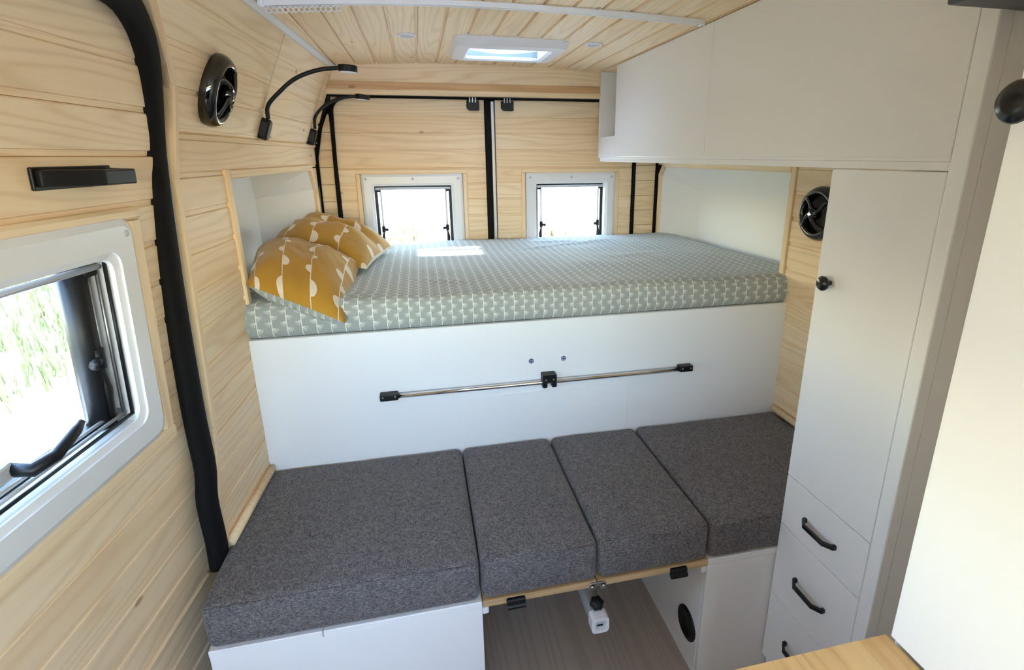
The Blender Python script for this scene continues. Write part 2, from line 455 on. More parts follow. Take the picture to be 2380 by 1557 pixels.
# ================================================================== OUTSIDE
g = box('ground', -60, 60, -60, 70, -.8, -.62, 'meadow'); tag(g, 'dry sunlit meadow grass around the van', 'ground', kind='structure')
gv = box('gravel_track', -3.85, 6, -40, 3.6, -.66, -.6, 'gravel'); tag(gv, 'pale sunlit gravel track beside the van', 'track', kind='structure')
df = box('dry_field', -3.5, 60, 3.6, 70, -.66, -.605, 'field'); tag(df, 'pale dry field behind the van seen through the rear windows', 'field', kind='structure')  # straw field, slab added pale to bounce more daylight through the rear windows
def tufts(name, mat, label, spots, hmin, hmax):
    vs, fs = [], []
    for x, y in spots:
        for k in range(random.randint(4, 7)):
            a = random.uniform(0, 6.28); hgt = random.uniform(hmin, hmax); lean = random.uniform(.1, .6)*hgt
            bx, by = x+random.gauss(0, .05), y+random.gauss(0, .05); w = .012
            d = V((math.cos(a), math.sin(a), 0)); s = V((-d.y, d.x, 0))*w; b0 = V((bx, by, -.62)); i = len(vs)
            m_ = b0+d*lean*.35+V((0, 0, hgt*.6)); t_ = b0+d*lean+V((0, 0, hgt))
            vs += [b0-s, b0+s, m_+s*.7, m_-s*.7, t_]; fs += [[i, i+1, i+2, i+3], [i+3, i+2, i+4]]
    o = from_py(name, vs, fs, mat); tag(o, label, 'grass', kind='stuff'); return o
sp = [(random.uniform(-10, -3.9), random.uniform(-2, 14)) for _ in range(2600)]
tufts('meadow_grass', 'green', 'green and straw grass bank seen through the side window', sp, .12, .45)
sp = [(random.uniform(-3.3, 8), random.uniform(4, 20)) for _ in range(2200)]
tufts('dry_grass', 'straw', 'pale dry grass field seen through the rear windows', sp, .15, .5)
def shrub(loc, rx, h, label):
    vs, fs = [], []
    for k in range(420):
        a = random.uniform(0, 6.28); e = random.uniform(0, 1); q = random.random()**.4
        base = V((random.gauss(0, .12), random.gauss(0, .12), 0)); tip = V((math.cos(a)*rx*q, math.sin(a)*rx*q, h*(1-.45*q*q)*random.uniform(.6, 1)))
        s = V((-math.sin(a), math.cos(a), .2))*.022; m_ = base.lerp(tip, .6)+V((0, 0, .12*h)); i = len(vs)
        vs += [base-s*.4, base+s*.4, m_+s, m_-s, tip]; fs += [[i, i+1, i+2, i+3], [i+3, i+2, i+4]]
    o = from_py('dry_shrub', vs, fs, 'tawny', mtx=Matrix.Translation(V(loc)+V((0, 0, -.62)))); tag(o, label, 'shrub')
shrub((-.62, 7.0, 0), .55, 1.6, 'tawny shrub outside seen through the rear window nearest the pillows')
shrub((1.85, 7.0, 0), .45, 1.5, 'tawny shrub outside seen through the rear window by the overhead cabinet')

# ================================================================== SHELL
f_ = box('floor', -1.15, 1.15, -3.0, 1.3, -.1, 0, 'vinyl'); tag(f_, 'grey-brown wood-look vinyl floor under the folding table', 'floor', kind='structure')
# rotate its grain so boards run across the van: own frame
bpy.data.objects.remove(f_)
bm = bmesh.new(); add_box(bm, -2.15, 2.15, -1.15, 1.15, -.1, 0)
f_ = from_bm('floor', bm, 'vinyl', mtx=frame_mtx((0, -.85, 0), (0, 1, 0), (0, 0, 1)))
tag(f_, 'grey-brown wood-look vinyl floor under the folding table', 'floor', kind='structure')

# ---- ceiling: shell with a hole for the hatch, planks along the van
HX0, HX1, HY0, HY1 = -.181, .175, .52, .82
bm = bmesh.new()
for a in ((-1.2, HX0, -1.55, 1.32), (HX1, 1.2, -1.55, 1.32), (HX0, HX1, -1.55, HY0), (HX0, HX1, HY1, 1.32), (-1.3, 1.2, -3.0, -1.55)):
    add_box(bm, a[0], a[1], a[2], a[3], 1.945, 2.0)
ceil = from_bm('ceiling', bm, 'body'); tag(ceil, 'pale pine plank ceiling with a roof hatch', 'ceiling', kind='structure')
PIT = .089
for i in range(-9, 10):
    xc = -.003+PIT*(i+.5)
    if xc < -.80 or xc > .96: continue
    z = zc(xc); sl = -2*(.075 if xc < -.15 else .03)*(xc+.15)
    nrm = (sl, 0, -1)
    segs = [(-2.95, .06), (.06, 1.135)]
    if HX0 < xc < HX1: segs = [(-2.95, .06), (.06, HY0-.0), (HY1+.0, 1.135)]
    for a, b in segs:
        plank('plank', (xc, a, z), (xc, b, z), nrm, PIT-.0003, 'pine', ceil, .014, .003, 0, 0, .007, .008)

bm = bmesh.new(); add_box(bm, -1.2, 1.2, -3.06, -3.0, -.1, 1.2); add_box(bm, -1.2, 1.2, -3.06, -3.0, 1.7, 2.0)  # unseen front end, added to narrow the opening and cut daylight on the bed panel
wall_f = from_bm('wall_front', bm, 'body'); tag(wall_f, 'unseen dark front end sized to limit daylight through the open windscreen', 'wall', kind='structure')
# ---- left wall behind the sliding door
bm = bmesh.new(); add_box(bm, -1.16, -1.12, 0, 1.32, -.1, 2.0)
def plan_prism(bm, pl, z0, z1):
    lo = [bm.verts.new((x, y, z0)) for x, y in pl]; hi = [bm.verts.new((x, y, z1)) for x, y in pl]; n = len(pl)
    for i in range(n): bm.faces.new((lo[i], lo[(i+1) % n], hi[(i+1) % n], hi[i]))
    bm.faces.new(lo[::-1]); bm.faces.new(hi); bmesh.ops.recalc_face_normals(bm, faces=bm.faces)
plan_prism(bm, [(-1.16, 0), (-1.12, 0), (-1.02, -.40), (-1.05, -.43)], -.1, .5)
plan_prism(bm, [(-1.16, 0), (-1.12, 0), (-1.0, -.40), (-1.02, -.43)], .5, 1.0)
plan_prism(bm, [(-1.16, 0), (-1.12, 0), (-.962, -.40), (-.985, -.43)], 1.0, 1.62)
plan_prism(bm, [(-1.16, 0), (-1.08, 0), (-.935, -.40), (-.97, -.43)], 1.62, 2.0)
wall_l = from_bm('wall_left', bm, 'body'); tag(wall_l, 'left wall clad in pale pine planks behind the sliding door', 'wall', kind='structure')
def ytrim(z):
    P = [(.3, -.35), (.563, -.345), (.658, -.36), (.862, -.306), (1.072, -.275), (1.216, -.264), (1.363, -.249), (1.457, -.25), (1.655, -.26), (1.773, -.393), (1.9, -.56)]
    for (z0, y0), (z1, y1) in zip(P, P[1:]):
        if z <= z1: return y0+(y1-y0)*(z-z0)/(z1-z0)
    return P[-1][1]
def wall_rows(zs, y1f, mat, nrm, surf):
    for z0, z1 in zip(zs, zs[1:]):
        zm = (z0+z1)/2; w = (surf(0, z1)-surf(0, z0)).length
        ya, yb = ytrim(z0), ytrim(z1)
        p0, p1 = surf(ya, zm), surf(y1f, zm)
        p0.x = surf(ya, zm).x
        plank('plank', p0, p1, nrm, w-.0003, mat, wall_l, .014, .0022, yb-ya, 0)
zs = [.40+.0885*k for k in range(13)]; zs[-1] = 1.4585
for a, b in zip(zs, zs[1:]):
    wall_rows([a, b], .03, 'pine', WLN, wl)
wall_rows([1.459, 1.545], 1.135, 'pine', WLN, wl)
zs = [1.5575+.0836*k for k in range(5)]
wall_rows(zs, 1.135, 'pine', SLN, wl)
# lip between the upright and the leaning planks
plank('lip', wl(-.26, 1.552, .006), wl(1.135, 1.552, .006), WLN, .015, 'pine_trim', wall_l, .012, .003)
# bed recess, left: lining and pine frame
REC = [(.055, .95), (.055, 1.447), (1.0, 1.447), (1.058, 1.36), (1.058, .95)]
def recess(wall, S, sgn, back):
    n = len(REC); vs = []
    for y, z in REC: vs.append(S(y, z, -.010*sgn))
    deep = [(.055, .95), (.055, 1.447), (.93, 1.447), (.96, 1.33), (.96, .95)]
    for y, z in deep: p = S(y, z); vs.append(V((back, y, z)))
    fs = [[i, i+1, n+i+1, n+i] for i in range(n-1)]+[[n+i for i in range(n)]]
    o = from_py('recess_lining', vs, fs, 'white_recess', wall)
    return o
recess(wall_l, wl, 1, -1.08)
for name, p0, p1, w in (('frame_board', wl(.040, .96, .008), wl(.040, 1.472, .008), .028), ('frame_board', wl(.055, 1.459, .008), wl(1.012, 1.459, .008), .024),
                        ('frame_board', wl(1.004, 1.462, .008), wl(1.074, 1.356, .008), .022), ('frame_board', wl(1.069, 1.365, .008), wl(1.069, .96, .008), .022)):
    plank(name, p0, p1, WLN, w, 'pine_trim', wall_l, .026, .003)
plank('plank', wl(1.108, .96), wl(1.108, 1.455), WLN, .05, 'pine', wall_l)
# edge boards beside the rubber seal
TR = [(-.445, 1.82), (-.26, 1.655), (-.25, 1.457), (-.306, .862), (-.36, .658), (-.345, .5)]
for (y0, z0), (y1, z1) in zip(TR, TR[1:]):
    d = V((0, y1-y0, z1-z0)).normalized()*.0006
    p0, p1 = wl(y0, z0, -.016)+d, wl(y1, z1, -.016)-d
    plank('edge_board', p0, p1, V((0, -1, 0)) if abs(z1-z0) > .05 else V((0, 0, -1)), .034, 'pine_trim', wall_l, .02, .003)
# quarter round on top of the bench
o = tube('trim_1', [wl(-.355, .572, .010), wl(-.02, .572, .010)], .012, 'pine_trim'); tag(o, 'pine quarter-round strip where the left wall meets the bench cushion', 'trim', kind='structure')

# ---- sliding door with planks around the window
WY0, WY1, WZ0, WZ1 = -1.19, -.414, .911, 1.410       # outer edge of the pine surround
def dshell(bm, y0, y1, z0, z1):
    vs = [bm.verts.new(dr(y, z, o)) for o in (-.018, -.034) for y, z in ((y0, z0), (y1, z0), (y1, z1), (y0, z1))]
    for q in ((0, 1, 2, 3), (7, 6, 5, 4), (0, 4, 5, 1), (1, 5, 6, 2), (2, 6, 7, 3), (3, 7, 4, 0)): bm.faces.new([vs[i] for i in q])
bm = bmesh.new()
for a in ((-2.3, WY0+.06, -.1, 1.53), (WY1-.06, -.39, -.1, 1.53), (WY0+.06, WY1-.06, -.1, WZ0+.06), (WY0+.06, WY1-.06, WZ1-.05, 1.53), (-3.0, -.39, 1.53, 2.0), (-3.0, -2.3, -.1, 1.53)):
    dshell(bm, *a)
bmesh.ops.recalc_face_normals(bm, faces=bm.faces)
door1 = from_bm('door_1', bm, 'body'); tag(door1, 'pine-clad sliding side door with a hinged window', 'door', kind='structure')
def yseal(z):
    P = [(.3, -.41), (.556, -.392), (.711, -.394), (.786, -.372), (.9, -.374), (1.05, -.366), (1.2, -.355), (1.36, -.337), (1.44, -.326), (1.53, -.304), (1.663, -.35), (1.707, -.39), (1.74, -.43), (1.775, -.52), (1.9, -.9)]
    for (z0, y0), (z1, y1) in zip(P, P[1:]):
        if z <= z1: return y0+(y1-y0)*(z-z0)/(z1-z0)
    return P[-1][1]
zrow = [1.4105-.0835*k for k in range(12)][::-1]+[1.507]
def yend(z):
    P = [(.3, -.31), (.556, -.31), (.711, -.315), (.786, -.31), (1.05, -.318), (1.36, -.31), (1.53, -.285), (1.60, -.30), (1.663, -.335), (1.712, -.375), (1.752, -.425), (1.785, -.52), (1.9, -.9)]
    for (z0, y0), (z1, y1) in zip(P, P[1:]):
        if z <= z1: return y0+(y1-y0)*(z-z0)/(z1-z0)
    return P[-1][1]
def door_row(z0, z1, nrm):
    zm = (z0+z1)/2; w = (dr(0, z1)-dr(0, z0)).length-.0003
    for a, b, c in ([(-2.3, yend(z0), yend(z1))] if (z1 <= WZ0+.02 or z0 >= WZ1-.02) else [(-2.3, WY0+.02, WY0+.02), (WY1-.02, yend(z0), yend(z1))]):
        plank('plank', dr(a, zm), dr(b, zm), nrm, w, 'pine', door1, .014, .0022, 0, c-b)
for z0, z1 in zip(zrow, zrow[1:]): door_row(z0, z1, DRN)
zrow = [1.5062+.0834*k for k in range(6)]
for z0, z1 in zip(zrow, zrow[1:]): door_row(z0, z1, DSN)
# below the door: sill planks and the thin door edge
plank('door_edge', dr(-1.6, .490, .004), dr(-.36, .490, .004), DRN, .008, 'pine_trim', door1, .01, .002)
for k in range(4):
    zm = .443-.083*k; plank('plank', dr(-1.6, zm, -.002), dr(-.30, zm, -.002), DRN, .0822, 'pine', door1, .014, .0045)
# pine surround of the window
def dloc(y, z, t): return dr(y, z)+DRN*t
for p0, p1, w in ((dr(WY0, WZ1-.009, .012), dr(WY1, WZ1-.009, .012), .024), (dr(WY0, WZ0+.015, .012), dr(WY1, WZ0+.015, .012), .034),
                  (dr(WY1-.018, WZ0+.033, .012), dr(WY1-.018, WZ1-.022, .012), .036), (dr(WY0+.018, WZ0+.033, .012), dr(WY0+.018, WZ1-.022, .012), .036)):
    plank('surround_board', p0, p1, DRN, w, 'pine_trim', door1, .03, .006)
# rubber seal around the door opening
sy = [(-.95, 1.79), (-.62, 1.783), (-.50, 1.778), (-.42, 1.752), (-.37, 1.712), (-.332, 1.655), (-.288, 1.53), (-.304, 1.44), (-.316, 1.36), (-.334, 1.2), (-.345, 1.05), (-.352, .9), (-.352, .786), (-.374, .711), (-.372, .60), (-.378, .53)]
pts = smooth_pts([wl(y, z, -.014) for y, z in sy], 4)
seal = tube('trim_2', pts, .034, 'rubber', n=14, flat=((1, 0, 0), .62)); tag(seal, 'thick black rubber seal around the sliding door opening', 'seal', kind='structure')
k_ = 0
for z in (1.62, 1.50, 1.40, 1.31, 1.215, 1.13, 1.045, .955, .87):
    p = wl(yseal(z)+.004, z, -.014); box('clip', p.x-.008, p.x+.004, p.y-.008, p.y+.008, p.z-.006, p.z+.006, 'rubber', seal, .002)
tube('bead', smooth_pts([wl(y+.041, z, -.008) for y, z in sy[6:-1]], 4), .0022, 'grey_plastic', seal, 6)
bm = bmesh.new()
strip = [(y+.03, z) for y, z in sy[5:]]
prev = None
for y, z in strip:
    a = bm.verts.new(wl(y-.0, z, -.034)); b = bm.verts.new(wl(y+.045, z, -.030))
    if prev: bm.faces.new((prev[0], prev[1], b, a))
    prev = (a, b)
gap = from_bm('gap_strip', bm, 'body', wall_l)

# ---- right wall
bm = bmesh.new(); add_box(bm, 1.12, 1.16, -2.65, 1.32, -.1, 2.0); add_box(bm, 1.12, 1.16, -3.0, -2.65, -.1, .9); add_box(bm, 1.12, 1.16, -3.0, -2.65, 1.6, 2.0)
wall_r = from_bm('wall_right', bm, 'body'); tag(wall_r, 'right wall clad in pale pine planks beside the bed', 'wall', kind='structure')
def wr(y, z, off=0.): return V((.9-off, y, z))
zs = [.40+.0885*k for k in range(13)]; zs[-1] = 1.4585
for a, b in zip(zs, zs[1:]): plank('plank', wr(.03, (a+b)/2), wr(-.84, (a+b)/2), (-1, 0, 0), b-a-.0003, 'pine', wall_r, .014, .0022)
plank('plank', wr(1.175, 1.5), wr(-.84, 1.5), (-1, 0, 0), .085, 'pine', wall_r, .014, .0045)
for k in range(5): plank('plank', wr(1.175, 1.585+.083*k), wr(-2.62, 1.585+.083*k), (-1, 0, 0), .082, 'pine', wall_r, .014, .0045)
for k in range(19): plank('plank', wr(-.84, .04+.083*k), wr(-2.62, .04+.083*k), (-1, 0, 0), .082, 'pine', wall_r, .014, .0045)
REC = [(.062, .95), (.062, 1.447), (1.09, 1.447), (1.13, 1.40), (1.13, .95)]
recess(wall_r, wr, 1, 1.05)
for p0, p1, w in ((wr(.047, 1.47, .006), wr(.047, .96, .006), .026), (wr(1.10, 1.458, .006), wr(.062, 1.458, .006), .022), (wr(1.145, 1.40, .006), wr(1.096, 1.462, .006), .02), (wr(1.14, .96, .006), wr(1.14, 1.405, .006), .02)):
    plank('frame_board', p0, p1, (-1, 0, 0), w, 'pine_trim', wall_r, .026, .003)
o = tube('trim_3', [wr(-.55, .575, .012), wr(-.02, .575, .012)], .012, 'pine_trim'); tag(o, 'pine quarter-round strip where the right wall meets the bench cushion', 'trim', kind='structure')

# ---- rear end: shell with two window holes, beam, side infill, two doors
YD = 1.182
bm = bmesh.new(); WX = (.615, .204); WT, WB = 1.382, 1.02
for a in ((-1.2, -WX[0], -.1, 2), (-WX[1], WX[1], -.1, 2), (WX[0], 1.2, -.1, 2), (-WX[0], -WX[1], WT, 2), (WX[1], WX[0], WT, 2), (-WX[0], -WX[1], -.1, WB), (WX[1], WX[0], -.1, WB)):
    add_box(bm, a[0], a[1], 1.243, 1.27, a[2], a[3])
wall_b = from_bm('wall_back', bm, 'body'); tag(wall_b, 'rear end of the van with pine beam above the two doors', 'wall', kind='structure')
plank('beam_board', (-.80, 1.127, 1.880), (.92, 1.127, 1.884), (0, -1, 0), .090, 'pine', wall_b, .02, .002)
plank('beam_board', (-.80, 1.133, 1.818), (.92, 1.133, 1.822), (0, -1, .25), .04, 'pine_pink', wall_b, .02, .002)
plank('beam_lip', (-.775, 1.108, 1.790), (.92, 1.108, 1.794), (0, -1, 0), .024, 'pine_trim', wall_b, .06, .003)
box('lintel', -.8, .92, 1.14, 1.2, 1.778, 1.95, 'body', wall_b)
def infill(edges, side):
    zsr = [.98]+[1.055+.08*k for k in range(9)]
    zsr[-1] = min(zsr[-1], 1.71)
    for a, b in zip(zsr, zsr[1:]):
        q = [(edges(a)[0], a+.0007), (edges(a)[1], a+.0007), (edges(b)[1], b-.0007), (edges(b)[0], b-.0007)]
        prism('plank', q, lambda x, z, t: V((x, t, z)), YD-.004, YD+.01, 'pine', wall_b, .0015)
def e_left(z):
    P = [(.9, -.872), (1.25, -.858), (1.543, -.836), (1.62, -.81), (1.72, -.768)]
    x = P[-1][1]
    for (z0, x0), (z1, x1) in zip(P, P[1:]):
        if z <= z1: x = x0+(x1-x0)*(z-z0)/(z1-z0); break
    return (x, -.770)
infill(e_left, -1)
infill(lambda z: (.772, .888), 1)
# doors
def rear_door(name, x0, x1, wx0, wx1, label):
    d = empty(name, ((x0+x1)/2, YD+.02, .9), label, 'door', kind='structure')
    box('inner_skin', x0, x1, YD+.012, YD+.02, .9, 1.772, 'body', d) if False else None
    rows = [.968, 1.048, 1.128, 1.208, 1.290, 1.371, 1.4432, 1.531, 1.611, 1.691, 1.772]
    tx0, tx1, tz = wx0-.012, wx1+.012, 1.432
    for a, b in zip(rows, rows[1:]):
        zm = (a+b)/2
        segs = [(x0, x1)] if a > 1.44 else [(x0, tx0), (tx1, x1)]
        for p, q in segs: plank('plank', (p, YD, zm), (q, YD, zm), (0, -1, 0), b-a-.0003, 'pine', d, .012, .0018, 0, 0, .006)
    for p, q, w in (((wx0-.024, YD-.006, tz+.0), (wx1+.024, YD-.006, tz), .022), ((wx0-.013, YD-.006, .96), (wx0-.013, YD-.006, tz-.012), .022), ((wx1+.013, YD-.006, .96), (wx1+.013, YD-.006, tz-.012), .022)):
        plank('surround_board', p, q, (0, -1, 0), w, 'pine_trim', d, .03, .003)
    return d
door2 = rear_door('door_2', -.755, -.042, -.655, -.164, 'left pine-clad rear door behind the mustard pillows')
door3 = rear_door('door_3', .012, .752, .164, .655, 'right pine-clad rear door beside the overhead cabinet')
# seals of the rear doors
pts = smooth_pts([(-.768, 1.168, .95), (-.766, 1.168, 1.229), (-.763, 1.168, 1.45), (-.757, 1.168, 1.66), (-.748, 1.168, 1.735), (-.70, 1.168, 1.768), (-.60, 1.168, 1.777), (-.2, 1.168, 1.778), (.3, 1.168, 1.780), (.92, 1.168, 1.782)], 5)
o = tube('trim_4', pts, .0095, 'rubber', n=8); tag(o, 'thin black rubber seal framing the rear doors', 'seal', kind='structure')
o = tube('trim_5', [(.762, 1.172, .95), (.762, 1.172, 1.78)], .009, 'rubber', n=8); tag(o, 'black rubber seal down the hinge side of the right rear door', 'seal', kind='structure')
cs = empty('trim_6', (-.02, 1.16, .95), 'black and silver upright seal between the two rear doors', 'seal', kind='structure')
box('rubber_strip', -.038, -.013, 1.155, 1.20, .95, 1.772, 'rubber', cs, .004)
box('metal_strip', -.013, .006, 1.162, 1.20, .95, 1.765, 'steel', cs, .003)
tube('trim_7', [(-.845, 1.165, 1.0), (-.838, 1.16, 1.5), (-.80, 1.16, 1.66), (-.765, 1.16, 1.72)], .005, 'rubber', n=6)  # black tube in place of the shaded gap between wall and infill
tag(bpy.data.objects['trim_7'], 'dark gap drawn as a thin black tube beside the far reading lamp', 'seal', kind='structure')

# ---- windows
def stay(parent, f, y, z0, z1, side, scale=1.0):
    """telescopic window stay with slide knob; f(a, b, t) is the window's local frame"""
    s = scale
    def tb(nm, a, r, mat): return tube(nm, a, r, mat, parent, 8)
    st = tb('stay', [f(y, z1-.03, -.022), f(y, z0+.11*s, -.022)], .0045*s, 'grey_plastic')
    bmx = bmesh.new()
    tube_bm(bmx, [f(y, z1-.025, -.022), f(y-side*.02*s, z1-.022, -.016)], .007*s, 8)
    tube_bm(bmx, [f(y, z0+.125*s, -.02), f(y, z0+.095*s, -.02)], .009*s, 10)
    tube_bm(bmx, [f(y, z0+.11*s, -.018), f(y+side*.022*s, z0+.107*s, -.008)], [.005*s, .008*s], 8)
    tube_bm(bmx, [f(y, z0+.095*s, -.02), f(y-side*.004, z0+.06*s, -.02), f(y-side*.002, z0+.02*s, -.022), f(y-side*.012, z0-.005, -.022)], [.004*s, .009*s, .008*s, .005*s], 8)
    bmesh.ops.recalc_face_normals(bmx, faces=bmx.faces)
    from_bm('slide_knob', bmx, 'black', st, True)
def hinged_window(name, a0, a1, b0, b1, bord, f, label, off_in=.012, rad=.009, depth=.045, scale=1.0):
    w = empty(name, f((a0+a1)/2, b0, 0), label, 'window', kind='structure')
    n = 5
    o = rrect(a0, a1, b0, b1, rad, n); i = rrect(a0+bord, a1-bord, b0+bord, b1-bord, rad*.8, n)
    m1 = rrect(a0+.012, a1-.012, b0+.012, b1-.012, rad*.9, n); m2 = rrect(a0+bord-.012, a1-bord+.012, b0+bord-.012, b1-bord+.012, rad*.9, n)
    # stepped frame: edge, raised face, inner return
    loops = [(o, -depth), (o, off_in-.006), (m1, off_in), (m2, off_in), (m2, off_in-.004), (i, off_in-.008), (i, -depth)]
    nv = len(o); vs = [f(a, b, t) for lp, t in loops for a, b in lp]; fs = []
    for q in range(len(loops)):
        r = (q+1) % len(loops)
        for k in range(nv): fs.append([q*nv+k, q*nv+(k+1) % nv, r*nv+(k+1) % nv, r*nv+k])
    from_py('frame', vs, fs, 'white_plastic', w)
    i2 = rrect(a0+bord+.014, a1-bord-.014, b0+bord+.012, b1-bord-.012, rad, n)
    ring_prism('gasket', i, i2, f, -depth-.004, -depth+.012, 'black', w)
    pn = rrect(a0+bord*.6, a1-bord*.6, b0+bord*.6, b1-bord*.6, rad, n)
    prism('pane', pn, f, -depth-.012, -depth-.008, 'glass', w)
    ring_prism('pane_rim', rrect(a0+bord*.55, a1-bord*.55, b0+bord*.55, b1-bord*.55, rad, n), pn, f, -depth-.014, -depth-.005, 'black', w)
    box_pts = [f(a0+bord+.006, b1-bord-.014, -.01), f(a1-bord-.006, b1-bord-.014, -.01)]
    tube('blind_rail', box_pts, .006, 'grey_plastic', w, 8)
    for a in (a0+bord*.4, (a0+a1)/2, a1-bord*.4):
        lathe('screw_cap', [(0, .0018), (.005, .0015), (.0065, 0)], 'grey_plastic', f(a, b1-bord*.4, off_in), f(a, b1, 1)-f(a, b1, 0), w, 12)
    stay(w, f, a0+bord+.03*scale, b0+bord, b1-bord, 1, scale); stay(w, f, a1-bord-.03*scale, b0+bord, b1-bord, -1, scale)
    return w
def frear(a, b, t): return V((a, YD-t, b))
w2 = hinged_window('window_2', -.655, -.164, .985, 1.421, .056, frear, 'white-framed rear window nearest the pillows')
w3 = hinged_window('window_3', .164, .655, .985, 1.421, .056, frear, 'white-framed rear window nearest the overhead cabinet')
w1 = hinged_window('window_1', WY0+.04, -.453, .947, 1.397, .066, dloc, 'large white-framed window in the pine sliding door', .02, .03, .05, 1.25)
# catch handle and roller-blind rails of the side window
bm = bmesh.new()
tube_bm(bm, [dloc(-.765, 1.052, -.03), dloc(-.765, 1.05, .0), dloc(-.735, 1.056, .012), dloc(-.685, 1.073, .012), dloc(-.665, 1.078, .008)], [.012, .011, .010, .009, .006], 10)
add = from_bm('catch_handle', bm, 'black', w1, True)
bm = bmesh.new(); p = dloc(-.785, 1.053, -.034); add_box(bm, p.x-.01, p.x+.012, p.y-.035, p.y+.02, p.z-.014, p.z+.014, .005, 2)
from_bm('catch_block', bm, 'grey_plastic', w1)
for t, q in ((.0, .006), (-.012, .012), (-.024, .018)):
    for yy in (WY1-.038-.066-q,):
        tube('blind_guide', [dloc(yy, 1.022, t), dloc(yy, 1.325, t)], .0035, 'steel' if t else 'black', w1, 6)
    tube('blind_guide', [dloc(WY0+.11, 1.02+q*.6, t), dloc(WY1-.108, 1.02+q*.6, t)], .0035, 'grey_plastic' if t else 'black', w1, 6)
box_p = dloc(-.60, 1.19, -.03)
tube('side_post', [dloc(-.558, 1.015, -.036), dloc(-.558, 1.333, -.036)], .022, 'black', w1, 10)

# ================================================================== CEILING FITTINGS
h = empty('roof_hatch', (0, .66, 1.93), 'white framed roof hatch between the two ceiling spotlights', 'roof hatch')
def fh(a, b, t): return V((a, b, 1.925-t))
o = rrect(-.228, .212, .485, .845, .045, 6); m1 = rrect(-.215, .199, .50, .83, .04, 6); i1 = rrect(-.170, .154, .545, .80, .012, 6); i2 = rrect(-.160, .144, .555, .79, .012, 6)
loops = [(o, 0), (o, .012), (m1, .034), (i1, .038), (i2, .030), (i2, -.06), (o, -.06)]
nv = len(o); vs = [fh(a, b, t) for lp, t in loops for a, b in lp]
fs = [[q*nv+k, q*nv+(k+1) % nv, ((q+1) % 7)*nv+(k+1) % nv, ((q+1) % 7)*nv+k] for q in range(7) for k in range(nv)]
from_py('frame', vs, fs, 'white_plastic', h)
# dome
bm = bmesh.new(); n = 12; gr = {}
for i in range(n+1):
    for j in range(n+1):
        s, t = i/n*2-1, j/n*2-1
        gr[i, j] = bm.verts.new((-.008+s*.185, .67+t*.15, 2.0+.045*(1-s**4)*(1-t**4)))
for i in range(n):
    for j in range(n): bm.faces.new((gr[i, j], gr[i+1, j], gr[i+1, j+1], gr[i, j+1]))
from_bm('dome', bm, 'frosted', h, True)
for y, z in ((.780, 1.891), (.774, 1.897)): tube('blind_rail', [(-.158, y, z), (.142, y, z)], .0022, 'alu', h, 6)
sk = [(-.159, 1.903), (.143, 1.903)]+[(-.008+.151*q/8, 1.912+.016*abs(q/8)**1.6) for q in range(8, -9, -1)]
prism('dark_reflection', sk, lambda a, b, t: V((a, t, b)), .781, .785, 'reflection_dark', h)  # added panel, curved top edge outlines the bright reflection on the far liner
tube('lid_rail', [(-.15, .70, 1.99), (.14, .70, 1.99)], .012, 'dark_grey', h, 8)
for i, (x, y, lab) in enumerate(((-.39, .50, 'small round ceiling spotlight left of the roof hatch'), (.302, .506, 'small round ceiling spotlight right of the roof hatch'))):
    z = zc(x); l = empty('ceiling_spotlight', (x, y, z), lab, 'spotlight', 'ceiling spotlights')
    lathe('bezel', [(.034, 0), (.034, -.004), (.030, -.007), (.024, -.007), (.023, -.004)], 'white_plastic', (x, y, z), (0, 0, 1), l, 28)
    lathe('lens', [(0, -.0045), (.0235, -.0045), (.0235, -.001)], 'grey_plastic', (x, y, z), (0, 0, 1), l, 28)
# led profile in the corner of ceiling and left wall
lp = empty('led_strip', (-.775, -.9, 1.885), 'pale aluminium light strip along the left edge of the ceiling', 'light strip')
a0, a1 = wl(-1.4, 1.884, .012), wl(1.12, 1.884, .012)
plank('profile', a0, a1, (.75, -.03, -.65), .026, 'alu', lp, .012, .002)
plank('diffuser', a0+V((.0008, 0, -.0008)), a1+V((.0008, 0, -.0008)), (.75, -.03, -.65), .016, 'white_plastic', lp, .002, .0005)
# curtain rail across the ceiling
cr = empty('curtain_rail', (-.1, .055, 1.91), 'slim white curtain rail running across the plank ceiling', 'curtain rail')
rp = [(x, .055, zc(x)-.006) for x in [-.757+1.265*k/24 for k in range(25)]]
bm = bmesh.new(); prev = None
for p in rp:
    vv = [bm.verts.new((p[0], p[1]+dy, p[2]+dz)) for dy, dz in ((-.011, .007), (-.011, -.007), (-.003, -.007), (-.003, .0), (.003, .0), (.003, -.007), (.011, -.007), (.011, .007))]
    if prev:
        for k in range(8): bm.faces.new((prev[k], prev[(k+1) % 8], vv[(k+1) % 8], vv[k]))
    else: bm.faces.new(vv)
    prev = vv
bm.faces.new(prev[::-1]); bmesh.ops.recalc_face_normals(bm, faces=bm.faces)
from_bm('track', bm, 'white_plastic', cr)
for sx in (-.748, .506): box('end_cap', sx-.006, sx+.006, .042, .068, zc(sx)-.016, zc(sx)+.001, 'white_plastic', cr, .002)
gl = None
for k in range(14):
    x = -.735+.0135*k; z = zc(x)-.0165
    if gl is None:
        bm = bmesh.new(); tube_bm(bm, [(.0062*math.cos(q*math.pi/6), 0, .0062*math.sin(q*math.pi/6)-.006) for q in range(13)], .0017, 6)
        add_box(bm, -.002, .002, -.002, .002, 0, .012); bmesh.ops.recalc_face_normals(bm, faces=bm.faces)
        gl = from_bm('curtain_glider', bm, 'white_plastic', None, True); o = gl
    else: o = gl.copy(); COL.objects.link(o)
    o.location = (x, .055, z); tag(o, 'small white ring glider bunched at the left end of the curtain rail', 'curtain glider', 'gliders bunched on the curtain rail')

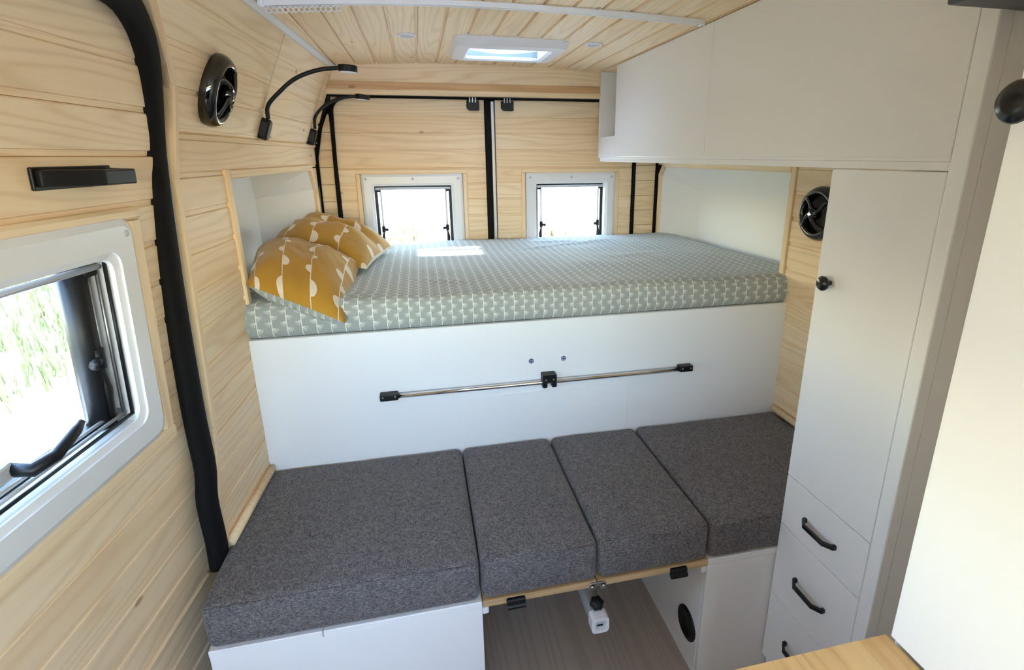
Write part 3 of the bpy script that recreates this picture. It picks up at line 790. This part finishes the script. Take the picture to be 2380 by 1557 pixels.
# ================================================================== LEFT WALL FITTINGS
def reading_lamp(base, neck, head_dir, label):
    p = V(base); l = empty('reading_lamp', p, label, 'reading lamp', 'gooseneck reading lamps')
    mt = frame_mtx(p, (0, 1, 0.0), SLN)
    bm = bmesh.new()
    pr = rrect(-.022, .022, -.034, .034, .017, 6)
    v0 = [bm.verts.new((a, b, 0)) for a, b in pr]; v1 = [bm.verts.new((a, b, .020)) for a, b in pr]; v2 = [bm.verts.new((a*.82, b*.88, .026)) for a, b in pr]
    nn = len(pr)
    for A, B in ((v0, v1), (v1, v2)):
        for k in range(nn): bm.faces.new((A[k], A[(k+1) % nn], B[(k+1) % nn], B[k]))
    bm.faces.new(v0[::-1]); bm.faces.new(v2); bmesh.ops.recalc_face_normals(bm, faces=bm.faces)
    bo = from_bm('base', bm, 'black', l, False, mt)
    lathe('switch', [(0, .002), (.003, .0015), (.004, 0)], 'grey_plastic', p+SLN*.026+V((0, 0, -.02)), SLN, bo, 10)
    pts = smooth_pts(neck, 8); tube('gooseneck', pts, .0065, 'black', l, 10)
    e = V(neck[-1]); d = V(head_dir).normalized(); n_ = V((0, 0, 1)); s = d.cross(n_).normalized(); n_ = s.cross(d)
    def fd(a, b, t): return e+d*a+s*b+n_*t
    hp = [(-.004, -.010), (.012, -.020), (.034, -.022), (.05, -.016), (.055, 0), (.05, .016), (.034, .022), (.012, .020), (-.004, .010)]
    hd = prism('lamp_head', hp, fd, -.010, .010, 'black', l, .003)
    lp_ = [(.006+a*.84, b*.8) for a, b in hp]
    prism('lens', lp_, fd, -.0125, -.0095, 'white_plastic', hd)
reading_lamp(wl(.355, 1.595), [wl(.345, 1.622, .018), (-.835, .34, 1.66), (-.80, .335, 1.697), (-.742, .33, 1.742), (-.672, .33, 1.769), (-.605, .33, 1.778)], (1, 0, -.06), 'black gooseneck reading lamp beside the oval left speaker')
reading_lamp(wl(1.015, 1.592), [wl(1.008, 1.622, .016), (-.80, 1.0, 1.672), (-.757, .995, 1.717), (-.692, .99, 1.747), (-.62, .985, 1.757)], (1, -.02, -.12), 'black gooseneck reading lamp in the rear corner above the pillows')
for y in (.345, 1.01):
    tube('lamp_cable', [wl(y-.012, 1.63, .002), wl(y+.0, 1.75, .002), wl(y+.03, 1.88, .002)], .0012, 'cable', None, 6)
for o, lb in zip([o for o in bpy.data.objects if o.name.startswith('lamp_cable')], ('thin pale cable running up the wall from the near reading lamp', 'thin pale cable running up the wall from the corner reading lamp')): tag(o, lb, 'cable', 'reading lamp cables')

def speaker(p, nrm, label, rot=0., emblem=False, oval=1.):
    p = V(p); nrm = V(nrm).normalized(); s = empty('speaker', p, label, 'speaker', 'round wall speakers')
    s_up = V((0, 0, 1)); xd = s_up.cross(nrm)
    mt = frame_mtx(p, xd, nrm) @ Matrix.Diagonal((oval, 1, 1, 1))
    def L(nm, prof, mat, par, n=40):
        bm = bmesh.new(); lathe_bm(bm, prof, n); return from_bm(nm, bm, mat, par, True, mt)
    L('rim', [(.088, 0), (.089, .012), (.086, .022), (.078, .032), (.070, .035), (.063, .032), (.060, .022), (.058, .008), (.058, .002)], 'black_gloss', s)
    L('cone', [(.060, .010), (.052, .013), (.040, .008), (.022, .004), (0, .003)], 'black', s)
    bm = bmesh.new()
    for k in range(4):
        q = rot+k*math.pi/2; pts = []
        for i in range(7):
            r = .014+(.064-.014)*i/6; a = q+.55*math.sin(i/6*1.4); pts.append((r*math.cos(a), r*math.sin(a), .030+.012*math.sin(math.pi*(1-i/6)*.6)))
        tube_bm(bm, pts, [.010, .008, .0065, .006, .006, .007, .009], 8)
    bmesh.ops.recalc_face_normals(bm, faces=bm.faces); from_bm('grille_arms', bm, 'black_gloss', s, True, mt)
    cap = L('centre_cap', [(.0, .052), (.010, .051), (.018, .046), (.021, .036), (.020, .022)], 'black_gloss', s, 24)
    if emblem:
        bm = bmesh.new(); pl = [(-.013, -.001), (-.003, .004), (0, .009), (.003, .004), (.013, -.001), (.004, -.004), (0, -.009), (-.004, -.004)]
        a = [bm.verts.new((x*.8, y*.8, .0515)) for x, y in pl]; b = [bm.verts.new((x*.8, y*.8, .0535)) for x, y in pl]
        for k in range(8): bm.faces.new((a[k], a[(k+1) % 8], b[(k+1) % 8], b[k]))
        bm.faces.new(b); bm.faces.new(a[::-1]); bmesh.ops.recalc_face_normals(bm, faces=bm.faces); from_bm('emblem', bm, 'chrome', cap, False, mt)
    return s
speaker(wl(-.068, 1.665), SLN, 'glossy black speaker high on the left plank wall', .5, False, .80)
speaker((.9, -.118, 1.322), (-1, 0, 0), 'glossy black speaker half hidden by the tall white cabinet', .2, True)
# grab handle on the sliding door
gh = empty('grab_handle', dr(-.55, 1.47), 'black grab handle on the sliding door above the window', 'handle')
def fg(a, b, t): return dr(a, t)+DRN*b
prism('back_plate', [(-.652, 0), (-.652, .006), (-.468, .006), (-.468, 0)], fg, 1.457, 1.492, 'black', gh, .002)
prism('grip', [(-0.646, .004), (-0.648, .016), (-0.626, .022), (-0.553, .048), (-0.473, .050), (-0.466, .044), (-0.466, .004), (-0.488, .004), (-0.490, .032), (-0.550, .034), (-0.618, .010), (-0.626, .004)], fg, 1.462, 1.488, 'black', gh, .003)

# rear door latches
for x0, lab in ((-.128, 'black latch at the top of the left rear door'), (.042, 'black latch at the top of the right rear door')):
    l = empty('door_latch', (x0+.03, 1.165, 1.72), lab, 'latch', 'rear door latches')
    def fl(a, b, t): return V((x0+a, t, 1.72+b))
    prism('plate', [(.012, 0), (.06, 0), (.06, .045), (0, .045), (0, .012)], fl, 1.150, 1.182, 'black', l, .003)
    bm = bmesh.new()
    for a in (.014, .028, .042): add_box(bm, x0+a-.003, x0+a+.003, 1.148, 1.162, 1.755, 1.785, .001)
    from_bm('prongs', bm, 'steel', l)

# ================================================================== BED
bp = empty('bed_frame', (0, .01, .44), 'white bed frame with a tall front panel below the mattress', 'bed frame')
box('front_panel', -.902, .902, 0, .018, .44, .988, 'white', bp, .0015)
bm = bmesh.new()
pr = [(x, z) for x, z in rrect(-.292, .294, .40, .739, .03, 6)]
prism('access_panel', [(x, max(z, .442)) for x, z in pr], lambda a, b, t: V((a, t, b)), -.0022, .004, 'white', bp, .0015)
for x in (-.056, .056):
    cp = lathe('screw_cap', [(.0085, 0), (.0085, .002), (.006, .003), (.0058, .0015), (.0042, .0015), (.004, .003), (0, .0032)], 'blue', (x, 0, .848), (0, -1, 0), bp, 20)
    lathe('cap_ring', [(.0043, .0025), (.0058, .0025)], 'white_plastic', (x, -.0003, .848), (0, -1, 0), cp, 20)
rl = empty('table_rail', (0, 0, .776), 'slim chrome table rail screwed to the white bed panel', 'rail')
tube('tube', [(-.545, -.020, .777), (.523, -.020, .775)], .0078, 'chrome', rl, 14)
for x0, x1 in ((-.548, -.492), (.478, .528)):
    br = box('end_bracket', x0, x1, -.030, .0, .766, .788, 'black', rl, .003, 2)
    for xs in (x0+.009, x1-.009): lathe('screw', [(0, .001), (.0025, .0008), (.003, 0)], 'steel', (xs, -.030, .779), (0, -1, 0), br, 8)
bm = bmesh.new(); add_box(bm, -.024, .024, -.036, 0, .778, .806, .002); add_box(bm, -.024, -.008, -.036, 0, .760, .780, .002); add_box(bm, .008, .024, -.036, 0, .760, .780, .002)
cb = from_bm('centre_bracket', bm, 'black', rl)
for xs in (-.013, .013): lathe('screw', [(0, .001), (.0025, .0008), (.003, 0)], 'steel', (xs, -.036, .789), (0, -1, 0), cb, 8)
box('base_board', -.885, .885, .02, 1.15, .93, .982, 'white', bp)

def mdisp(co):
    t = max(0., min(1., (co.z-1.02)/.06)); dz = 0
    n1 = noise.noise(V((co.x*3.2, co.y*4.0, 1.3))); n2 = noise.noise(V((co.x*9, co.y*7, 4.2)))
    dz += t*(.006*n1+.003*n2)
    # soft folds
    for (x0, y0, x1, y1, a, w) in ((-.05, .75, .62, .98, .007, .02), (-.45, .28, -.2, .16, .006, .025), (.35, .5, .8, .62, .005, .03), (.1, 1.02, .5, .93, .006, .02)):
        px, py = co.x-x0, co.y-y0; dx, dy = x1-x0, y1-y0; L2 = dx*dx+dy*dy; k = (px*dx+py*dy)/L2
        d = abs(px*dy-py*dx)/math.sqrt(L2)
        if -.1 < k < 1.1: dz += t*a*math.exp(-(d/w)**2)*max(0., math.sin(math.pi*max(0, min(1, k))))
    q = max(0., min(1., (co.y-.062)/.04)); q = q*q*(3-2*q); kx = 0
    if abs(co.x) > .5: kx = math.copysign((abs(co.x)-.5)*((.5-(.132 if co.x > 0 else .118)*(1-q))/.5-1), co.x)
    s = max(0., 1-abs(co.y-.0)/.03)
    dy = -.004*s*noise.noise(V((co.x*7, co.z*12, 2)))
    dz += .004*(1-t)*noise.noise(V((co.x*2.2, 0, 7)))
    return (kx, dy, dz)
mt_ = rounded_box('mattress', -1.0, 1.0, .004, 1.165, .984, 1.092, .034, 'sheet', None, mdisp, .02)
tag(mt_, 'mattress in a grey sheet printed with white twigs', 'mattress')

def pillow(name, c, ht, hb, label, mats, uvo=(0, 0), crease=None, N_=34, n_up=V((0, 0, 1)), corner=.10, uvw=(.5, .6)):
    """c: corners FL, FR, BR, BL; ht / hb: puff above / below the seam"""
    FL, FR, BR, BL = [V(p) for p in c]; bm = bmesh.new(); uvl = bm.loops.layers.uv.new('uv'); sheets = []
    uvmap = {}
    for top in (1, 0):
        gr = {}
        for i in range(N_+1):
            for j in range(N_+1):
                s, t = i/N_, j/N_
                S, T = s*2-1, t*2-1
                # edges pulled in between the corners
                es = S*(1-corner*(1-T*T)*.6); et = T*(1-corner*(1-S*S)*.6)
                a, b = (es+1)/2, (et+1)/2
                p = (FL*(1-a)+FR*a)*(1-b)+(BL*(1-a)+BR*a)*b
                pf = ((1-abs(S)**2.6)**.62)*((1-abs(T)**2.6)**.62)
                if top:
                    h_ = ht*pf
                    # radiating gathers near the rim and the corners
                    rim = max(abs(S), abs(T))
                    h_ *= 1+.16*rim**3*noise.noise(V((S*5+uvo[0], T*5, uvo[1]+3)))
                    h_ += .013*pf*noise.noise(V((S*2.3+uvo[0]*7, T*2.3, 9)))+.007*pf*noise.noise(V((S*6+T*3, T*4, uvo[0]*5)))
                    if crease: h_ -= crease(S, T)*pf
                    p = p+n_up*h_
                else:
                    p = p-(n_up+V((0, .35, 0)))*(hb*pf)
                key = (i, j)
                if not top and (i in (0, N_) or j in (0, N_)): gr[key] = sheets[0][key]
                else: gr[key] = bm.verts.new(p)
                uvmap[gr[key]] = (s*uvw[0]+uvo[0], t*uvw[1]+uvo[1])
        sheets.append(gr)
        for i in range(N_):
            for j in range(N_):
                q = [gr[i, j], gr[i+1, j], gr[i+1, j+1], gr[i, j+1]]
                f = bm.faces.new(q if top else q[::-1]); f.material_index = 0 if top else 1
                for l in f.loops: l[uvl].uv = uvmap[l.vert]
    me = bpy.data.meshes.new(name); bm.normal_update(); bm.to_mesh(me); bm.free()
    for p in me.polygons: p.use_smooth = True
    for m in mats: me.materials.append(M[m])
    o = mesh_obj(name, me); tag(o, label, 'pillow', 'mustard pillows at the left end of the bed')
    return o
pillow('pillow', [(-.888, .02, 1.152), (-.622, -.040, 1.035), (-.612, .42, 1.13), (-.985, .52, 1.17)], .105, .075,
       'front mustard pillow with white half-circles and a grey underside', ['mustard', 'sheet'], (0.02, .0), None, uvw=(.40, .52), corner=.04)
pillow('pillow', [(-.98, .50, 1.15), (-.585, .345, 1.118), (-.505, .86, 1.115), (-.93, 1.02, 1.20)], .125, .025,
       'creased mustard pillow lying behind the front one towards the rear window', ['mustard', 'sheet'], (.31, .17),
       lambda S, T: .055*math.exp(-((T-.05-.18*S)/.16)**2)*max(0, (S+.7)/1.7), uvw=(.42, .55))

# ================================================================== BENCH
def cushion(x0, x1, label, seed):
    hx, hy = (x1-x0)/2, .277; cx, cy = (x0+x1)/2, -.277
    def d(co):
        k = max(0, 1-((co.x-cx)/hx)**2)*max(0, 1-((co.y-cy)/hy)**2); t = max(0, min(1, (co.z-.50)/.05))
        return (0, 0, t*(.006*k+.004*noise.noise(V((co.x*5, co.y*5, seed)))-.003))
    o = empty('seat_cushion', (cx, cy, .44), label, 'cushion', 'charcoal bench cushions')
    rounded_box('cover', x0, x1, -.556, -.004, .4395, .562, .02, 'fabric', o, d, .035)
    tube('piping', [(x0+.012, -.5515, .5505), (x0+hx, -.5525, .5525), (x1-.012, -.5515, .5505)], .0025, 'fabric', o, 6)
    return o
cushion(-.918, -.303, 'wide charcoal cushion beside the sliding door', 1)
cushion(-.299, .002, 'narrow charcoal cushion left of the table hinge', 2)
cushion(.006, .320, 'narrow charcoal cushion right of the table hinge', 3)
cushion(.324, .895, 'charcoal cushion running behind the tall cabinet', 4)

bl = empty('bench_box', (-.61, -.28, 0), 'white bench box beside the sliding door', 'bench', 'bench boxes')
box('front_panel', -.918, -.3, -.553, -.535, 0, .419, 'white', bl, .001)
box('side_panel', -.318, -.3, -.535, -.005, 0, .419, 'white', bl, .001)
box('lid', -.918, -.676, -.556, -.005, .420, .4385, 'white', bl, .002)
box('lid', -.674, -.3, -.556, -.005, .420, .4385, 'white', bl, .002)
br_ = empty('bench_box', (.61, -.28, 0), 'white bench box beside the drawers with a round black vent', 'bench', 'bench boxes')
box('front_panel', .324, .895, -.552, -.534, 0, .419, 'white', br_, .001)
box('side_panel', .324, .342, -.534, -.005, 0, .419, 'white', br_, .001)
box('lid', .324, .895, -.554, -.005, .420, .4385, 'white', br_, .002)
vt = lathe('air_vent', [(.052, 0), (.052, .004), (.046, .007), (.040, .006), (.038, .0015), (0, .0012)], 'black', (.324, -.475, .14), (-1, 0, 0), br_, 32)
for k in range(3): 
    z = .118+.022*k; box('louvre', .326, .330, -.475-.034, -.475+.034, z-.003, z+.003, 'black', vt)
for par, x0, x1 in ((bl, -.300, -.283), (br_, .307, .324)):
    box('support_bracket', x0, x1, -.552, -.51, .395, .417, 'white_plastic', par, .004, 2)
tb = empty('folding_table', (.01, -.28, .42), 'folding plywood table bridging the two bench boxes', 'table')
plank('tabletop', (-.298, -.554, .4285), (.0, -.554, .4285), (0, -1, 0), .019, 'ply', tb, .545, .001)
plank('tabletop', (.003, -.554, .4285), (.322, -.554, .4285), (0, -1, 0), .019, 'ply', tb, .545, .001)
for x, lab in ((-.215, 'clip'), (.233, 'clip')):
    bm = bmesh.new(); add_box(bm, x-.024, x+.024, -.566, -.552, .416, .436, .003); tube_bm(bm, [(x-.022, -.56, .414), (x+.024, -.56, .414)], .009, 10)
    bmesh.ops.recalc_face_normals(bm, faces=bm.faces); from_bm('clip', bm, 'black', tb)
bm = bmesh.new(); add_box(bm, -.016, .024, -.559, -.555, .424, .436, .001); add_box(bm, -.020, -.004, -.559, -.555, .412, .434, .002); add_box(bm, .010, .026, -.559, -.555, .412, .434, .002)
hg = from_bm('hinge_plate', bm, 'steel', tb)
for x in (-.012, .018): lathe('screw', [(0, .002), (.003, .0015), (.0042, 0)], 'chrome', (x, -.559, .423), (0, -1, 0), hg, 10)
def fleg(a, b, t): return V((.002+a, t, .328+b))
leg = prism('table_leg', rrect(-.021, .021, -.0215, .0215, .010, 4), fleg, -.565, -.10, 'leg_grey', tb, 0, True)
ring_prism('end_cap', rrect(-.0235, .0235, -.024, .024, .011, 4), rrect(-.015, .015, -.0145, .0145, .007, 4), fleg, -.56, -.592, 'white_plastic', leg)
prism('cap_face', rrect(-.017, .017, -.0165, .0165, .007, 4), fleg, -.585, -.57, 'grey_plastic', leg)
box('slot', -.006, .010, -.587, -.584, .322, .326, 'black', leg)
bm = bmesh.new(); lathe_bm(bm, [(.006, 0), (.006, .012), (.017, .014), (.018, .024), (.015, .031), (0, .032)], 24)
for v in bm.verts:
    r = math.hypot(v.co.x, v.co.y)
    if r > .012:
        a = math.atan2(v.co.y, v.co.x); k = 1+.10*math.cos(6*a); v.co.x *= k; v.co.y *= k
from_bm('clamp_knob', bm, 'black', leg, True, frame_mtx((.002, -.548, .348), (1, 0, 0), (0, -.45, 1)))

# ================================================================== CABINETS ON THE RIGHT
XT = .536; YF = -.556; YE = -.837
tc = empty('tall_cabinet', (.72, -.70, 0), 'tall white cabinet with a knobbed door above three drawers', 'cabinet')
box('carcase', XT+.019, .898, YE+.001, YF+.0, 0, 1.470, 'white', tc, .001)
d = box('door', XT, XT+.018, YE+.001, YF, .6805, 1.476, 'white', tc, .0015)
lathe('knob', [(.006, 0), (.006, .010), (.010, .012), (.0165, .017), (.0175, .022), (.014, .027), (0, .029)], 'black_metal', (XT, -.602, 1.220), (-1, 0, 0), d, 24)
def bow(parent, yc, zc_):
    bm = bmesh.new(); L = .056
    prof = [(-L, 0), (-L, .010), (-L+.022, .026), (L-.022, .026), (L, .010), (L, 0)]
    inn = [(L-.009, 0), (L-.009, .008), (L-.025, .019), (-L+.025, .019), (-L+.009, .008), (-L+.009, 0)]
    pts = prof+inn
    prism('handle', pts, lambda a, b, t: V((XT-b, yc+a, zc_+t)), -.006, .006, 'black_metal', parent, .0012)
for z0, z1, hz in ((.5265, .6785, .600), (.2945, .5245, .409), (.06, .2925, .19)):
    dw = box('drawer', XT, XT+.018, YE+.001, YF, z0, z1, 'white', tc, .0015)
    bow(dw, -.697, hz)
box('plinth', XT+.03, .898, YE+.002, YF-.002, 0, .058, 'white', tc)
oc_ = empty('overhead_cabinet', (.72, .14, 1.494), 'long white overhead cabinet along the ceiling with an open end niche', 'cabinet')
ZT = 1.945
box('bottom', XT+.001, .899, YE+.001, 1.124, 1.494, 1.512, 'white', oc_, .001)
box('end_board', XT+.001, .899, 1.106, 1.124, 1.512, zc(.6)+.0, 'white', oc_, .001)
box('divider', XT+.019, .899, .860, .878, 1.512, zc(.6)-.002, 'white', oc_, .001)
box('niche_rail', XT+.001, XT+.019, .878, 1.106, 1.512, 1.596, 'white', oc_, .001)
box('niche_shelf', XT+.019, .899, .878, 1.106, 1.580, 1.596, 'white', oc_, .001)
box('back', .885, .899, YE+.001, 1.106, 1.512, zc(.6)-.002, 'white', oc_)
box('door', XT-.0005, XT+.018, .0305, .880, 1.501, zc(XT)-.004, 'white', oc_, .0015)
box('door', XT-.0005, XT+.018, YE+.001, .0285, 1.501, zc(XT)-.004, 'white', oc_, .0015)
box('light_rail', XT+.004, XT+.020, YE+.001, 1.10, 1.4775, 1.494, 'white', oc_, .001)
lathe('puck_light', [(.028, 0), (.028, .005), (.022, .007), (0, .007)], 'white_plastic', (XT+.065, -.09, 1.494), (0, 0, -1), oc_, 24)
ep = empty('end_panel', (.72, -.855, 0), 'full-height white end panel closing the tall cabinet', 'panel')
box('edge_post', XT-.002, XT+.03, -.872, YE-.001, 0, 1.91, 'white', ep, .004, 2)
box('board', XT+.03, .899, -.871, YE-.001, 0, 1.91, 'white', ep)
# dark bracket by the ceiling
bk = empty('wall_bracket', (.5, -.9, 1.725), 'dark grey metal bracket with a round hole by the overhead cabinet', 'bracket')
box('arm', .425, .62, -.935, -.8725, 1.726, 1.762, 'dark_grey', bk, .003)
lathe('boss', [(.016, 0), (.016, .004), (.010, .005), (.009, .001), (0, .001)], 'black', (.475, -.935, 1.744), (0, -1, 0), bk, 20)
# kitchen unit in the foreground
ku = empty('kitchen_base', (.4, -1.75, 0), 'white kitchen base cabinet under the wooden worktop', 'cabinet')
box('carcase', -.06, .898, -2.6, -1.215, 0, .862, 'white', ku, .001)
box('end_cover', -.06, .17, -1.2149, -1.200, 0, .862, 'white', ku, .001)
wt = empty('worktop', (.06, -1.9, .863), 'light oak butcher-block worktop in the bottom right corner', 'worktop')
random.seed(5)
for k in range(6):
    xw = -.08+.0427*k; y = -1.196
    first = True
    while y > -2.6:
        L = random.uniform(.12, .30) if first else random.uniform(.3, .5); first = False
        y2 = max(-2.6, y-L)
        plank('stave', (xw+.02135, y, .900), (xw+.02135, y2, .900), (0, 0, 1), .0425, 'oak', wt, .037, .0004)
        y = y2
uc = empty('larder_cabinet', (.53, -1.9, .863), 'white tall larder cabinet in the right foreground with a black knob', 'cabinet')
box('carcase', .193, .898, -2.6, -1.196, .8635, 1.90, 'white', uc, .001)
d = box('door', .174, .192, -1.9, -1.203, .905, 1.898, 'white', uc, .002)
lathe('knob', [(.008, 0), (.008, .010), (.011, .013), (.017, .017), (.0195, .022), (.017, .026), (.009, .0285), (0, .029)], 'black_metal', (.174, -1.222, 1.552), (-1, 0, 0), d, 28)
